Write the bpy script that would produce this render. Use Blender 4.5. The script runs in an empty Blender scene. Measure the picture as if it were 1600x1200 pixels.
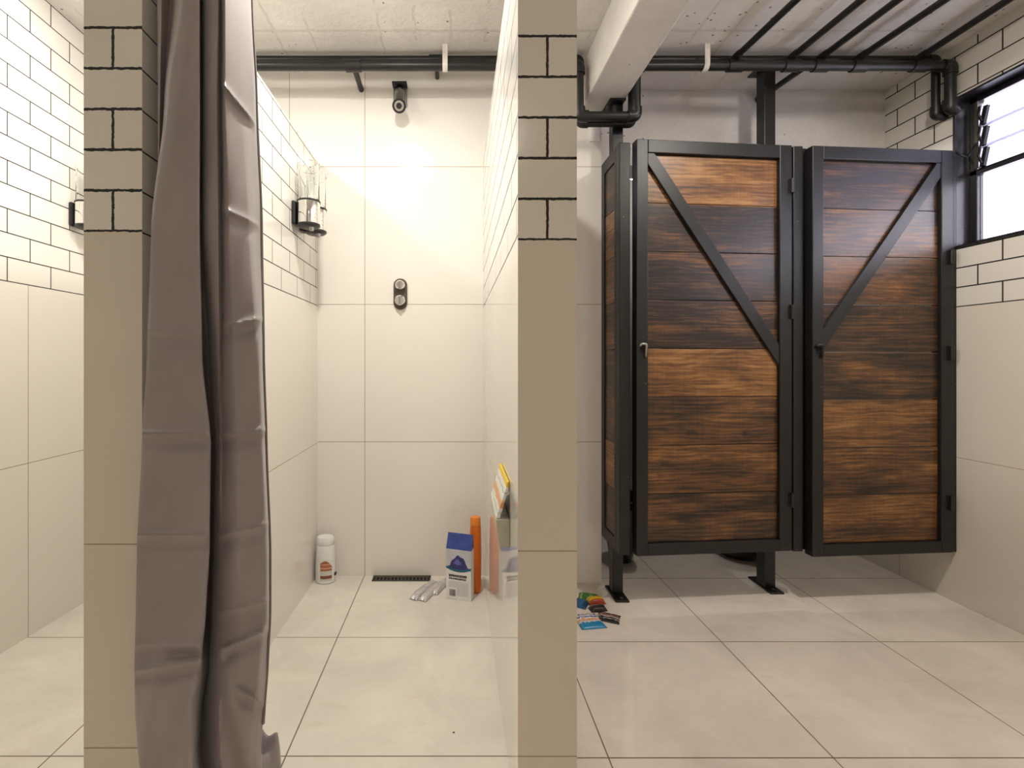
import bpy, bmesh, math, random
from mathutils import Vector, Matrix
random.seed(4)
R = math.radians
C = bpy.context.scene.collection
CAMZ = 0.97
CEIL = 2.235
# ------------------------------------------------------------------ materials
def new_mat(name):
    m = bpy.data.materials.new(name); m.use_nodes = True
    nt = m.node_tree; nt.nodes.clear()
    out = nt.nodes.new('ShaderNodeOutputMaterial'); p = nt.nodes.new('ShaderNodeBsdfPrincipled')
    nt.links.new(p.outputs[0], out.inputs[0])
    return m, nt, p
def put(nt, sock, v):
    if isinstance(v, bpy.types.NodeSocket): nt.links.new(v, sock)
    elif v is not None:
        if sock.type == 'RGBA' and len(v) == 3: v = (*v, 1)
        sock.default_value = v
def N(nt, typ, ins=None, **attrs):
    n = nt.nodes.new('ShaderNode' + typ)
    for k, v in attrs.items(): setattr(n, k, v)
    for k, v in (ins or {}).items(): put(nt, n.inputs[k], v)
    return n
def M(nt, op, a, b=None, c=None):
    n = N(nt, 'Math', operation=op)
    for i, v in enumerate((a, b, c)):
        if v is not None: put(nt, n.inputs[i], v)
    return n.outputs[0]
def mix(nt, fac, a, b, blend='MIX'):
    n = N(nt, 'MixRGB', {0: fac, 1: a, 2: b}, blend_type=blend); return n.outputs[0]
def ramp(nt, fac, stops):
    n = N(nt, 'ValToRGB', {0: fac}); e = n.color_ramp.elements
    while len(e) < len(stops): e.new(0.5)
    for x, (p, c) in zip(e, stops): x.position = p; x.color = (*c, 1) if len(c) == 3 else c
    return n.outputs[0]
def noise(nt, vec, scale, detail=4, rough=.5, dist=0):
    return N(nt, 'TexNoise', {'Vector': vec, 'Scale': scale, 'Detail': detail, 'Roughness': rough, 'Distortion': dist}).outputs[0]
def comb(nt, x, y, z): return N(nt, 'CombineXYZ', {0: x, 1: y, 2: z}).outputs[0]
def bump(nt, h, strength, dist): return N(nt, 'Bump', {'Height': h, 'Strength': strength, 'Distance': dist}).outputs[0]

def simple(name, col, rough=.5, metal=0, var=.12, vscale=30, bmp=0, coat=0, spec=.5):
    m, nt, p = new_mat(name)
    co = N(nt, 'TexCoord').outputs['Object']
    n = noise(nt, co, vscale, 5, .6)
    lo = tuple(c*(1-var) for c in col); hi = tuple(min(1, c*(1+var)) for c in col)
    put(nt, p.inputs['Base Color'], ramp(nt, n, [(.3, lo), (.7, hi)]))
    put(nt, p.inputs['Roughness'], rough); put(nt, p.inputs['Metallic'], metal)
    put(nt, p.inputs['Coat Weight'], coat); put(nt, p.inputs['Specular IOR Level'], spec)
    if bmp: put(nt, p.inputs['Normal'], bump(nt, n, .5, bmp))
    return m

CREAM = (.86, .82, .755)
def tile(name, axis, base_z=None, j0=0., pitch=.167, row=.0773, ju=(), jz=(), rough=.09, col=CREAM, gw=.0019, ragged=0, paint_z=None):
    m, nt, p = new_mat(name)
    pos = N(nt, 'NewGeometry').outputs['Position']
    s = N(nt, 'SeparateXYZ', {0: pos}); u = s.outputs[axis]; z = s.outputs[2]
    if ragged:
        rn = noise(nt, pos, 90, 3, .6); rn2 = M(nt, 'MULTIPLY', M(nt, 'SUBTRACT', rn, .5), ragged)
        u_ = M(nt, 'ADD', u, rn2); z_ = M(nt, 'ADD', z, rn2)
    else: u_, z_ = u, z
    lm = None
    for j in ju:
        c = M(nt, 'COMPARE', u, j, .0013); lm = c if lm is None else M(nt, 'MAXIMUM', lm, c)
    for j in jz:
        c = M(nt, 'COMPARE', z, j, .0013); lm = c if lm is None else M(nt, 'MAXIMUM', lm, c)
    if lm is None: lm = 0.0
    var = noise(nt, pos, 1.7, 3, .5)
    base = mix(nt, var, tuple(c*.95 for c in col), tuple(min(1, c*1.04) for c in col))
    sp = noise(nt, pos, 260, 2, .7)
    base = mix(nt, M(nt, 'MULTIPLY', sp, .06), base, (.55, .48, .38))
    cl = mix(nt, lm, base, (.36, .29, .2))
    gro = lm
    if base_z is not None:
        b = N(nt, 'TexBrick', {'Vector': comb(nt, M(nt, 'SUBTRACT', u_, j0 - .5*pitch), M(nt, 'SUBTRACT', z_, base_z), 0.0),
              'Scale': 1.0, 'Mortar Size': gw, 'Mortar Smooth': .05, 'Brick Width': pitch, 'Row Height': row,
              'Color1': (.78, .76, .71, 1), 'Color2': (.73, .71, .66, 1), 'Mortar': (.008, .007, .006, 1)}, offset=.5, offset_frequency=2)
        up = M(nt, 'GREATER_THAN', z_, base_z - .0015)
        bc = b.outputs['Color']; bc = mix(nt, .35, bc, mix(nt, b.outputs['Fac'], base, (.008, .007, .006)))
        cl = mix(nt, up, cl, bc)
        g2 = M(nt, 'MULTIPLY', b.outputs['Fac'], up); inv = M(nt, 'SUBTRACT', 1.0, up)
        gro = M(nt, 'ADD', g2, M(nt, 'MULTIPLY', lm, inv))
    if paint_z is not None:                     # bare whitewashed plaster above the tiling
        up = M(nt, 'GREATER_THAN', z, paint_z)
        up = M(nt, 'MULTIPLY', up, M(nt, 'GREATER_THAN', s.outputs[0], .25))
        cl = mix(nt, up, cl, (.74, .70, .66)); gro = M(nt, 'MAXIMUM', gro, up)
    put(nt, p.inputs['Base Color'], cl)
    put(nt, p.inputs['Roughness'], M(nt, 'ADD', rough, M(nt, 'MULTIPLY', gro, .5)))
    put(nt, p.inputs['Normal'], bump(nt, M(nt, 'SUBTRACT', 1.0, gro), .35, .002))
    return m

def floor_mat(name, x0, px, y0, py, col):
    m, nt, p = new_mat(name)
    pos = N(nt, 'NewGeometry').outputs['Position']; s = N(nt, 'SeparateXYZ', {0: pos})
    b = N(nt, 'TexBrick', {'Vector': comb(nt, M(nt, 'SUBTRACT', s.outputs[0], x0 - 20*px), M(nt, 'SUBTRACT', s.outputs[1], y0 - 20*py), 0.0),
          'Scale': 1.0, 'Mortar Size': .0017, 'Mortar Smooth': .1, 'Brick Width': px, 'Row Height': py}, offset=0., offset_frequency=2)
    g = b.outputs['Fac']
    n1 = noise(nt, pos, 3.2, 6, .62, .5); n2 = noise(nt, pos, 26, 5, .7); n3 = noise(nt, pos, 1.3, 3, .5)
    n4 = noise(nt, comb(nt, M(nt, 'MULTIPLY', s.outputs[0], 5.0), M(nt, 'MULTIPLY', s.outputs[1], 16.0), 0.0), 1.5, 5, .65, .4)
    a = ramp(nt, n1, [(.3, tuple(c*.80 for c in col)), (.7, tuple(min(1, c*1.06) for c in col))])
    a = mix(nt, M(nt, 'MULTIPLY', n2, .16), a, tuple(c*.62 for c in col))
    a = mix(nt, ramp(nt, n4, [(.56, (0, 0, 0)), (.78, (.32, .32, .32))]), a, (col[0]*.72, col[1]*.64, col[2]*.52))
    v = N(nt, 'TexVoronoi', {'Vector': pos, 'Scale': 7.0}); sp = M(nt, 'LESS_THAN', v.outputs['Distance'], .028)
    sp = M(nt, 'MULTIPLY', sp, M(nt, 'GREATER_THAN', n3, .5))
    a = mix(nt, sp, a, (.06, .045, .03))
    put(nt, p.inputs['Base Color'], mix(nt, g, a, (.16, .115, .07)))
    put(nt, p.inputs['Roughness'], M(nt, 'ADD', .26, M(nt, 'MULTIPLY', n2, .2)))
    put(nt, p.inputs['Normal'], bump(nt, M(nt, 'SUBTRACT', M(nt, 'MULTIPLY', n2, .15), g), .25, .002))
    return m

def concrete(name, col, axis_boards=True, grey=1.0):
    m, nt, p = new_mat(name)
    pos = N(nt, 'NewGeometry').outputs['Position']; s = N(nt, 'SeparateXYZ', {0: pos})
    n1 = noise(nt, pos, 2.4, 8, .65, .3); n2 = noise(nt, pos, 22, 6, .7); n3 = noise(nt, pos, 75, 3, .6)
    seam = 0.0
    if axis_boards:
        w = M(nt, 'ADD', s.outputs[1], M(nt, 'MULTIPLY', M(nt, 'SUBTRACT', n2, .5), .03))
        f = M(nt, 'FRACT', M(nt, 'DIVIDE', M(nt, 'SUBTRACT', w, 1.835 - 2.0), .2))
        s1 = M(nt, 'LESS_THAN', M(nt, 'MINIMUM', f, M(nt, 'SUBTRACT', 1.0, f)), .03)
        w2 = M(nt, 'ADD', s.outputs[0], M(nt, 'MULTIPLY', M(nt, 'SUBTRACT', n2, .5), .03))
        f2 = M(nt, 'FRACT', M(nt, 'DIVIDE', w2, .135))
        s2 = M(nt, 'LESS_THAN', M(nt, 'MINIMUM', f2, M(nt, 'SUBTRACT', 1.0, f2)), .03)
        s2 = M(nt, 'MULTIPLY', s2, M(nt, 'GREATER_THAN', n1, .5))
        seam = M(nt, 'MAXIMUM', s1, s2)
    v = N(nt, 'TexVoronoi', {'Vector': pos, 'Scale': 30.0}); pit = M(nt, 'MULTIPLY', M(nt, 'LESS_THAN', v.outputs['Distance'], .13), M(nt, 'GREATER_THAN', n1, .54))
    a = ramp(nt, n1, [(.32, tuple(c*.80 for c in col)), (.62, col)])
    a = mix(nt, ramp(nt, n2, [(.55, (0, 0, 0)), (.8, (.4, .4, .4))]), a, tuple(c*.62 for c in col))
    a = mix(nt, M(nt, 'MULTIPLY', pit, .85), a, (.12, .11, .08))
    a = mix(nt, M(nt, 'MULTIPLY', seam, .24), a, (.35, .3, .24))
    put(nt, p.inputs['Base Color'], a); put(nt, p.inputs['Roughness'], .8)
    h = M(nt, 'ADD', M(nt, 'MULTIPLY', n2, .6), M(nt, 'MULTIPLY', n3, .3)); h = M(nt, 'ADD', h, M(nt, 'MULTIPLY', seam, .35)); h = M(nt, 'SUBTRACT', h, M(nt, 'MULTIPLY', pit, .6))
    put(nt, p.inputs['Normal'], bump(nt, h, .75, .009))
    return m

def wood(name, pitch):
    m, nt, p = new_mat(name)
    co = N(nt, 'TexCoord').outputs['Object']; s = N(nt, 'SeparateXYZ', {0: co})
    oi = N(nt, 'ObjectInfo').outputs['Random']
    idn = M(nt, 'FLOOR', M(nt, 'DIVIDE', s.outputs[2], pitch))
    k = M(nt, 'ADD', idn, M(nt, 'MULTIPLY', oi, 37.0))
    wn = N(nt, 'TexWhiteNoise', {'W': k}, noise_dimensions='1D'); rnd = wn.outputs['Value']
    off = M(nt, 'MULTIPLY', rnd, 50.0)
    x = M(nt, 'ADD', M(nt, 'ADD', s.outputs[0], s.outputs[1]), off)
    z = s.outputs[2]
    fine = noise(nt, comb(nt, M(nt, 'MULTIPLY', x, 3.0), M(nt, 'MULTIPLY', z, 105.0), off), 1.0, 8, .75, .6)
    band = noise(nt, comb(nt, M(nt, 'MULTIPLY', x, 1.6), M(nt, 'MULTIPLY', z, 9.0), off), 1.0, 5, .62, 1.4)
    blot = noise(nt, comb(nt, M(nt, 'MULTIPLY', x, 3.2), M(nt, 'MULTIPLY', z, 11.0), off), 1.0, 4, .6, .5)
    wv = N(nt, 'TexWave', {'Vector': comb(nt, M(nt, 'MULTIPLY', x, 1.1), M(nt, 'MULTIPLY', z, 5.0), off), 'Scale': 3.6, 'Distortion': 14.0,
            'Detail': 3.0, 'Detail Scale': .7, 'Detail Roughness': .6}, wave_type='BANDS', bands_direction='Y').outputs['Fac']
    cross = noise(nt, comb(nt, M(nt, 'MULTIPLY', x, 150.0), M(nt, 'MULTIPLY', z, 5.0), off), 1.0, 2, .6)
    def w_(v, k): return M(nt, 'MULTIPLY', M(nt, 'SUBTRACT', v, .5), k)
    f = M(nt, 'ADD', .5, w_(blot, .75))
    for v_, k_ in ((band, .40), (fine, .85), (wv, .10), (cross, .11), (rnd, .30)): f = M(nt, 'ADD', f, w_(v_, k_))
    col = ramp(nt, f, [(.24, (.008, .005, .0036)), (.38, (.033, .0155, .0076)), (.52, (.105, .044, .0145)), (.66, (.22, .096, .027)), (.82, (.36, .185, .062))])
    v = N(nt, 'TexVoronoi', {'Vector': comb(nt, M(nt, 'MULTIPLY', x, 5.0), M(nt, 'MULTIPLY', z, 7.0), off), 'Scale': 1.0}).outputs['Distance']
    kn = ramp(nt, v, [(.05, (1, 1, 1)), (.10, (0, 0, 0))])
    col = mix(nt, M(nt, 'MULTIPLY', kn, .8), col, (.012, .006, .004))
    put(nt, p.inputs['Base Color'], col)
    put(nt, p.inputs['Roughness'], M(nt, 'ADD', .3, M(nt, 'MULTIPLY', fine, .2)))
    put(nt, p.inputs['Coat Weight'], .25); put(nt, p.inputs['Coat Roughness'], .22)
    put(nt, p.inputs['Normal'], bump(nt, M(nt, 'ADD', fine, M(nt, 'MULTIPLY', cross, .5)), .25, .0015))
    return m

def frame_mat(name, col, rough):
    m, nt, p = new_mat(name)
    co = N(nt, 'TexCoord').outputs['Object']
    n = noise(nt, co, 14, 6, .7); n2 = noise(nt, co, 120, 3, .6)
    a = ramp(nt, n, [(.3, tuple(c*.7 for c in col)), (.75, tuple(c*1.35 for c in col))])
    v = N(nt, 'TexVoronoi', {'Vector': co, 'Scale': 24.0}).outputs['Distance']
    a = mix(nt, M(nt, 'MULTIPLY', M(nt, 'LESS_THAN', v, .05), M(nt, 'GREATER_THAN', n, .5)), a, (.16, .15, .14))
    put(nt, p.inputs['Base Color'], a); put(nt, p.inputs['Roughness'], rough)
    put(nt, p.inputs['Normal'], bump(nt, M(nt, 'ADD', n2, n), .25, .001))
    return m

def fabric(name, col):
    m, nt, p = new_mat(name)
    pos = N(nt, 'NewGeometry').outputs['Position']; s = N(nt, 'SeparateXYZ', {0: pos})
    n = noise(nt, pos, 6, 4, .6)
    wx = M(nt, 'SINE', M(nt, 'MULTIPLY', s.outputs[0], 2400.0)); wz = M(nt, 'SINE', M(nt, 'MULTIPLY', s.outputs[2], 2400.0))
    wv = M(nt, 'MULTIPLY', M(nt, 'ADD', wx, wz), .5)
    put(nt, p.inputs['Base Color'], ramp(nt, M(nt, 'ADD', n, M(nt, 'MULTIPLY', wv, .05)), [(.3, tuple(c*.92 for c in col)), (.7, tuple(c*1.06 for c in col))]))
    put(nt, p.inputs['Roughness'], .46); put(nt, p.inputs['Sheen Weight'], .25); put(nt, p.inputs['Sheen Roughness'], .4)
    put(nt, p.inputs['Normal'], bump(nt, wv, .08, .0006))
    return m

def bands(name, axis, stops, rough=.3, metal=0, wob=.0, wscale=30):
    """printed bands across an object's own length (object coordinates 0..1 along axis after scale)"""
    m, nt, p = new_mat(name)
    co = N(nt, 'TexCoord').outputs['Generated']; s = N(nt, 'SeparateXYZ', {0: co})
    v = s.outputs[axis]
    if wob: v = M(nt, 'ADD', v, M(nt, 'MULTIPLY', M(nt, 'SUBTRACT', noise(nt, co, wscale, 3, .6), .5), wob))
    n = N(nt, 'ValToRGB', {0: v}); n.color_ramp.interpolation = 'CONSTANT'; e = n.color_ramp.elements
    while len(e) < len(stops): e.new(.5)
    for x, (q, c) in zip(e, stops): x.position = q; x.color = (*c, 1)
    put(nt, p.inputs['Base Color'], n.outputs[0]); put(nt, p.inputs['Roughness'], rough); put(nt, p.inputs['Metallic'], metal)
    return m

def glass(name, col=(1, 1, 1), rough=0., ior=1.45):
    m, nt, p = new_mat(name)
    n = noise(nt, N(nt, 'TexCoord').outputs['Object'], 8, 2)
    put(nt, p.inputs['Base Color'], mix(nt, n, col, tuple(c*.98 for c in col)))
    put(nt, p.inputs['Transmission Weight'], 1.0); put(nt, p.inputs['Roughness'], rough); put(nt, p.inputs['IOR'], ior)
    return m
def emit(name, col, st):
    m, nt, p = new_mat(name); put(nt, p.inputs['Base Color'], (.9, .9, .9)); put(nt, p.inputs['Emission Color'], col); put(nt, p.inputs['Emission Strength'], st); return m

MT = {}
MT['left'] = tile('tile_far_left', 1, 1.2265, 1.531, ju=(1.607, .4), jz=(.63,))
MT['p1r'] = tile('tile_stall_left', 1, 1.215, 1.656, ju=(), jz=(.615,), gw=.0018)
MT['p1f'] = tile('tile_pillar', 0, 1.218, -.6415, ju=(), jz=(.623, .236), rough=.16, col=(.66, .60, .50), gw=.0027, ragged=.006)  # same tile as the stalls, base darkened for the shaded pillar front
MT['p2f'] = tile('tile_pillar_right', 0, 1.202, .184, ju=(), jz=(.61, .22), rough=.16, col=(.66, .60, .50), gw=.0026, ragged=.004)  # shade of the right pillar front put into a darker base colour
MT['p2l'] = tile('tile_stall_right', 1, 1.21, 1.60, ju=(1.19,), jz=(.62,), rough=.03, gw=.0024)
MT['back'] = tile('tile_back', 0, None, ju=(-.375, -.705, -.975, .5), jz=(1.822, 1.22, .619), paint_z=1.905)
MT['right'] = tile('tile_right', 1, 1.19, 1.771, row=.0776, ju=(2.178, .98), jz=(.585,), rough=.14, gw=.0026, col=(.74, .685, .60))
MT['cubicle'] = tile('tile_cubicle', 1, None, ju=(2.6,), jz=(.6, 1.2, 1.8), rough=.3, col=(.17, .155, .14))  # unseen cubicle walls coloured dark to deepen the shade under the doors
MT['plain'] = tile('tile_plain', 1, None, ju=(.2, -.4, 1.4), jz=(.6, 1.2, 1.8), rough=.2)
MT['floor'] = floor_mat('floor_tile', .937, .5502, 1.175, .487, (.81, .73, .635))
MT['sfloor'] = floor_mat('shower_floor_tile', -.378, .54, 1.101, .503, (.82, .77, .68))
# second floor grid of the left stall starts at another joint, near enough to continue the same module
MT['ceil'] = concrete('whitewashed_concrete', (.80, .765, .72))
MT['beam'] = concrete('painted_beam', (.78, .745, .70), False)
MT['wood'] = wood('reclaimed_planks', 1.515/8)
MT['frame'] = frame_mat('black_stained_timber', (.0085, .0082, .0085), .42)
MT['iron'] = frame_mat('black_painted_steel', (.010, .010, .010), .38)
MT['pipe'] = frame_mat('black_pipe', (.011, .0105, .010), .40)
MT['winframe'] = frame_mat('black_window_metal', (.02, .018, .024), .28)
MT['fabric'] = fabric('taupe_curtain', (.285, .247, .247))
MT['hem'] = fabric('taupe_hem', (.150, .125, .118))
MT['chrome'] = simple('chrome', (.80, .79, .77), .08, 1, .03)
MT['satin'] = simple('satin_metal', (.42, .41, .39), .28, 1, .1)
MT['blackpl'] = simple('black_plastic', (.012, .012, .012), .35, 0, .1)
MT['whitepl'] = simple('white_plastic', (.82, .81, .80), .3, 0, .03)
MT['strap'] = simple('whitewashed_strap', (.72, .68, .62), .6, 0, .15)
MT['orange'] = simple('orange_plastic', (.80, .18, .012), .3, 0, .05, 8)
MT['orangecap'] = simple('orange_cap', (.85, .25, .03), .25, 0, .05, 8)
MT['clear'] = glass('clear_plastic', (.985, 1, .99), .0, 1.08)
MT['louvre'] = glass('louvre_glass', (.33, .34, .38), .25, 1.2)
MT['pane'] = glass('window_glass', (.97, .99, 1.0), .12, 1.3)
MT['foil'] = simple('silver_foil', (.66, .64, .66), .3, .55, .22, 60, .004)
MT['bulb'] = emit('lamp_glow', (1, .96, .88), 40)
MT['ceramic'] = simple('black_ceramic', (.008, .008, .008), .2, 0, .1)
MT['drain'] = simple('dark_drain_metal', (.11, .092, .075), .4, .6, .2)
MT['void'] = simple('drain_shadow', (.004, .004, .004), .8, 0, 0)
MT['holder'] = simple('pale_green_plastic', (.47, .47, .36), .25, 0, .08)
MT['plate'] = simple('wall_plate', (.80, .77, .74), .5, 0, .05)

# ------------------------------------------------------------------ geometry helpers
def obj(name, bm, mat, parent=None, loc=None, rotz=None, smooth=False, bevel=0, sub=0):
    bmesh.ops.recalc_face_normals(bm, faces=bm.faces[:])
    me = bpy.data.meshes.new(name); bm.to_mesh(me); bm.free()
    if mat: me.materials.append(mat)
    o = bpy.data.objects.new(name, me); C.objects.link(o)
    if parent: o.parent = parent
    if loc is not None: o.location = loc
    if rotz is not None: o.rotation_euler = (0, 0, rotz)
    if smooth:
        for f in me.polygons: f.use_smooth = True
    if bevel:
        b = o.modifiers.new('bevel', 'BEVEL'); b.width = bevel; b.segments = 2; b.limit_method = 'ANGLE'; b.angle_limit = R(40)
    if sub:
        b = o.modifiers.new('sub', 'SUBSURF'); b.levels = sub; b.render_levels = sub
    return o
def BM(): return bmesh.new()
def box(bm, x0, x1, y0, y1, z0, z1):
    v = [bm.verts.new((x, y, z)) for x in (x0, x1) for y in (y0, y1) for z in (z0, z1)]
    for f in ((0, 1, 3, 2), (4, 6, 7, 5), (0, 4, 5, 1), (2, 3, 7, 6), (0, 2, 6, 4), (1, 5, 7, 3)): bm.faces.new([v[i] for i in f])
    return bm
def hexa(bm, p):     # 8 points: bottom 4 then top 4
    v = [bm.verts.new(q) for q in p]
    for f in ((0, 3, 2, 1), (4, 5, 6, 7), (0, 1, 5, 4), (1, 2, 6, 5), (2, 3, 7, 6), (3, 0, 4, 7)): bm.faces.new([v[i] for i in f])
    return bm
def fillet(pts, r, seg=7):
    pts = [Vector(p) for p in pts]; out = [pts[0]]
    for i in range(1, len(pts)-1):
        a, b, c = pts[i-1], pts[i], pts[i+1]
        d1 = (a-b).normalized(); d2 = (c-b).normalized(); rr = min(r, (a-b).length*.45, (c-b).length*.45)
        for k in range(seg+1):
            t = k/seg; out.append((b+d1*rr)*(1-t)**2 + b*2*t*(1-t) + (b+d2*rr)*t*t)
    out.append(pts[-1]); return out
def tube(bm, pts, r, n=16, cap=True, radii=None):
    pts = [Vector(p) for p in pts]; rings = []; nrm = None
    for i, p in enumerate(pts):
        t = (pts[min(i+1, len(pts)-1)] - pts[max(i-1, 0)]).normalized()
        if nrm is None:
            nrm = t.orthogonal().normalized()
        else: nrm = (nrm - t*nrm.dot(t)).normalized()
        bi = t.cross(nrm); q = radii[i] if radii else r
        rings.append([bm.verts.new(p + (nrm*math.cos(a)+bi*math.sin(a))*q) for a in (2*math.pi*k/n for k in range(n))])
    for a, b in zip(rings, rings[1:]):
        for k in range(n): bm.faces.new((a[k], a[(k+1) % n], b[(k+1) % n], b[k]))
    if cap: bm.faces.new(rings[0][::-1]); bm.faces.new(rings[-1])
    return bm
def lathe(bm, prof, c=(0, 0, 0), n=32, sx=1, sy=1, cap=True):
    rings = []
    for r, z in prof:
        rings.append([bm.verts.new((c[0]+r*sx*math.cos(2*math.pi*k/n), c[1]+r*sy*math.sin(2*math.pi*k/n), c[2]+z)) for k in range(n)])
    for a, b in zip(rings, rings[1:]):
        for k in range(n): bm.faces.new((a[k], a[(k+1) % n], b[(k+1) % n], b[k]))
    if cap: bm.faces.new(rings[0][::-1]); bm.faces.new(rings[-1])
    return bm
def tag(o, label, cat, group=None):
    o['label'] = label; o['category'] = cat
    if group: o['group'] = group
    return o
def thing(name, label, cat, loc, rotz=0, group=None):
    o = bpy.data.objects.new(name, None); C.objects.link(o); o.empty_display_size = .05
    o.location = loc; o.rotation_euler = (0, 0, rotz); return tag(o, label, cat, group)
def struct(name, bm, mat, parent=None, **k):
    o = obj(name, bm, mat, parent, **k)
    if not parent: o['kind'] = 'structure'
    return o
def part(name, bm, mat, root, **k):    # bm in world coordinates, root unrotated
    off = Vector(root.location); bmesh.ops.translate(bm, verts=bm.verts[:], vec=-off)
    return obj(name, bm, mat, root, **k)
def sfz(y): return .1013 - .033*y                 # shower floor falls to the back
def smooth_angle(o, deg=40):
    for f in o.data.polygons: f.use_smooth = True
    o.data.set_sharp_from_angle(angle=R(deg)); return o

# ------------------------------------------------------------------ the shell
XL, XR, YB, YF = -1.414, 2.037, 2.10, -1.3
struct('floor', box(BM(), XL-.15, XR+.2, YF, 3.1, -.1, 0), MT['floor'])
bm = BM(); hexa(bm, [(XL, .935, 0), (.16, .935, 0), (.16, YB, 0), (XL, YB, 0), (XL, .935, sfz(.935)), (.16, .935, sfz(.935)), (.16, YB, sfz(YB)), (XL, YB, sfz(YB))])
struct('floor_shower', bm, MT['sfloor'])
struct('ceiling', box(BM(), XL-.15, XR+.2, YF, 3.2, CEIL, CEIL+.15), MT['ceil'])
struct('wall_left', box(BM(), XL-.15, XL, YF, YB, 0, CEIL), MT['left'])
struct('wall_back', box(BM(), XL-.15, .66, YB, YB+.1, 0, CEIL), MT['back'])
struct('wall_front', box(BM(), XL-.15, XR+.2, YF-.1, YF, 0, CEIL), MT['plain'])
WY0, WY1, WZ0, WZ1 = .62, 1.941, 1.426, 2.031
bm = BM(); t = XR+.086
box(bm, XR, t, YF, WY0, 0, CEIL); box(bm, XR, t, WY1, 3.1, 0, CEIL); box(bm, XR, t, WY0, WY1, 0, WZ0); box(bm, XR, t, WY0, WY1, WZ1, CEIL)
struct('wall_right', bm, MT['right'])
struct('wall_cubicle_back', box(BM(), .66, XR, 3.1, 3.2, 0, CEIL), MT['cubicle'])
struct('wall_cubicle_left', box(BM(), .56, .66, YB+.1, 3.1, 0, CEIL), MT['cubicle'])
struct('trim_bulkhead', box(BM(), .66, XR, 2.25, 2.42, 1.89, CEIL), MT['beam'])
# stall partitions
PT = 1.845
def partition(name, xa0, xa1, xb0, xb1, mats):
    bm = BM(); hexa(bm, [(xa0, .912, 0), (xa1, .912, 0), (xb1, YB, 0), (xb0, YB, 0), (xa0, .912, PT), (xa1, .912, PT), (xb1, YB, PT), (xb0, YB, PT)])
    o = struct(name, bm, mats[0])
    for m in mats[1:]: o.data.materials.append(m)
    for f in o.data.polygons:
        f.material_index = 1 if f.normal.y < -.5 else (2 if f.normal.x > .5 else 0)
    return o
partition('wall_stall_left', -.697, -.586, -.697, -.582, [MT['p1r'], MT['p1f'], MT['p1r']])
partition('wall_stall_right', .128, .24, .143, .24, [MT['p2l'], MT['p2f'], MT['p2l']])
# ceiling beam
struct('trim_beam', box(BM(), .561, .72, YF, YB, 2.05, CEIL), MT['beam'], bevel=.006)

# ------------------------------------------------------------------ window
w = thing('window_1', 'black framed window with glass louvres over a fixed pane', 'window', (2.09, (WY0+WY1)/2, WZ0))
w['kind'] = 'structure'
bm = BM(); e = .008
box(bm, XR-.006, t, WY1-e, WY1, WZ0, WZ1); box(bm, XR-.006, t, WY0, WY0+e, WZ0, WZ1)
box(bm, XR-.006, t, WY0, WY1, WZ0, WZ0+e); box(bm, XR-.006, t, WY0, WY1, WZ1-e, WZ1)
part('window_reveal', bm, MT['winframe'], w)
GX = 2.105; ZM = 1.722
bm = BM()
for ya, yb in ((WY1-.034, WY1-e), (WY0+e, WY0+.034), (1.25, 1.275)): box(bm, GX-.014, GX+.016, ya, yb, WZ0+e, WZ1-e)
for za, zb in ((WZ0+e, WZ0+.026), (ZM-.010, ZM+.012), (WZ1-.03, WZ1-e)): box(bm, GX-.014, GX+.016, WY0+e, WY1-e, za, zb)
part('window_frame', bm, MT['winframe'], w, bevel=.002)
for ya, yb in ((1.275, WY1-.034), (WY0+.034, 1.25)):
    part('pane', box(BM(), GX-.002, GX+.003, ya, yb, WZ0+.026, ZM-.010), MT['pane'], w)
    for k in range(3):
        zc = ZM+.055+k*.082; a = R(12)
        bm = BM(); box(bm, -.003, .003, ya+.022, yb-.004, -.05, .05)
        bmesh.ops.rotate(bm, verts=bm.verts[:], cent=(0, 0, 0), matrix=Matrix.Rotation(a, 3, 'Y'))
        bmesh.ops.translate(bm, verts=bm.verts[:], vec=(GX-.004, 0, zc))
        part('louvre_pane', bm, MT['louvre'], w)
bm = BM(); yy = WY1-.05
box(bm, GX-.03, GX-.024, yy, yy+.012, ZM+.01, WZ1-.035); part('louvre_bar', bm, MT['drain'], w)
for k in range(3):
    zc = ZM+.055+k*.082; bm = BM(); box(bm, -.010, .006, yy-.016, yy-.002, -.044, .034)
    bmesh.ops.rotate(bm, verts=bm.verts[:], cent=(0, 0, 0), matrix=Matrix.Rotation(R(12), 3, 'Y'))
    bmesh.ops.translate(bm, verts=bm.verts[:], vec=(GX-.006, 0, zc)); part('louvre_clip', bm, MT['blackpl'], w, bevel=.002)
    bm = BM(); tube(bm, [(GX-.028, yy-.006, zc+.03), (GX-.036, yy-.010, zc), (GX-.030, yy-.014, zc-.03)], .004, 8); part('clip_lever', bm, MT['iron'], w, smooth=True)
bm = BM(); tube(bm, fillet([(GX-.03, yy+.004, ZM+.11), (GX-.055, yy+.012, ZM+.055), (GX-.085, yy+.03, ZM+.085)], .01), .0035, 8); part('louvre_lever', bm, MT['iron'], w, smooth=True)

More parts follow.
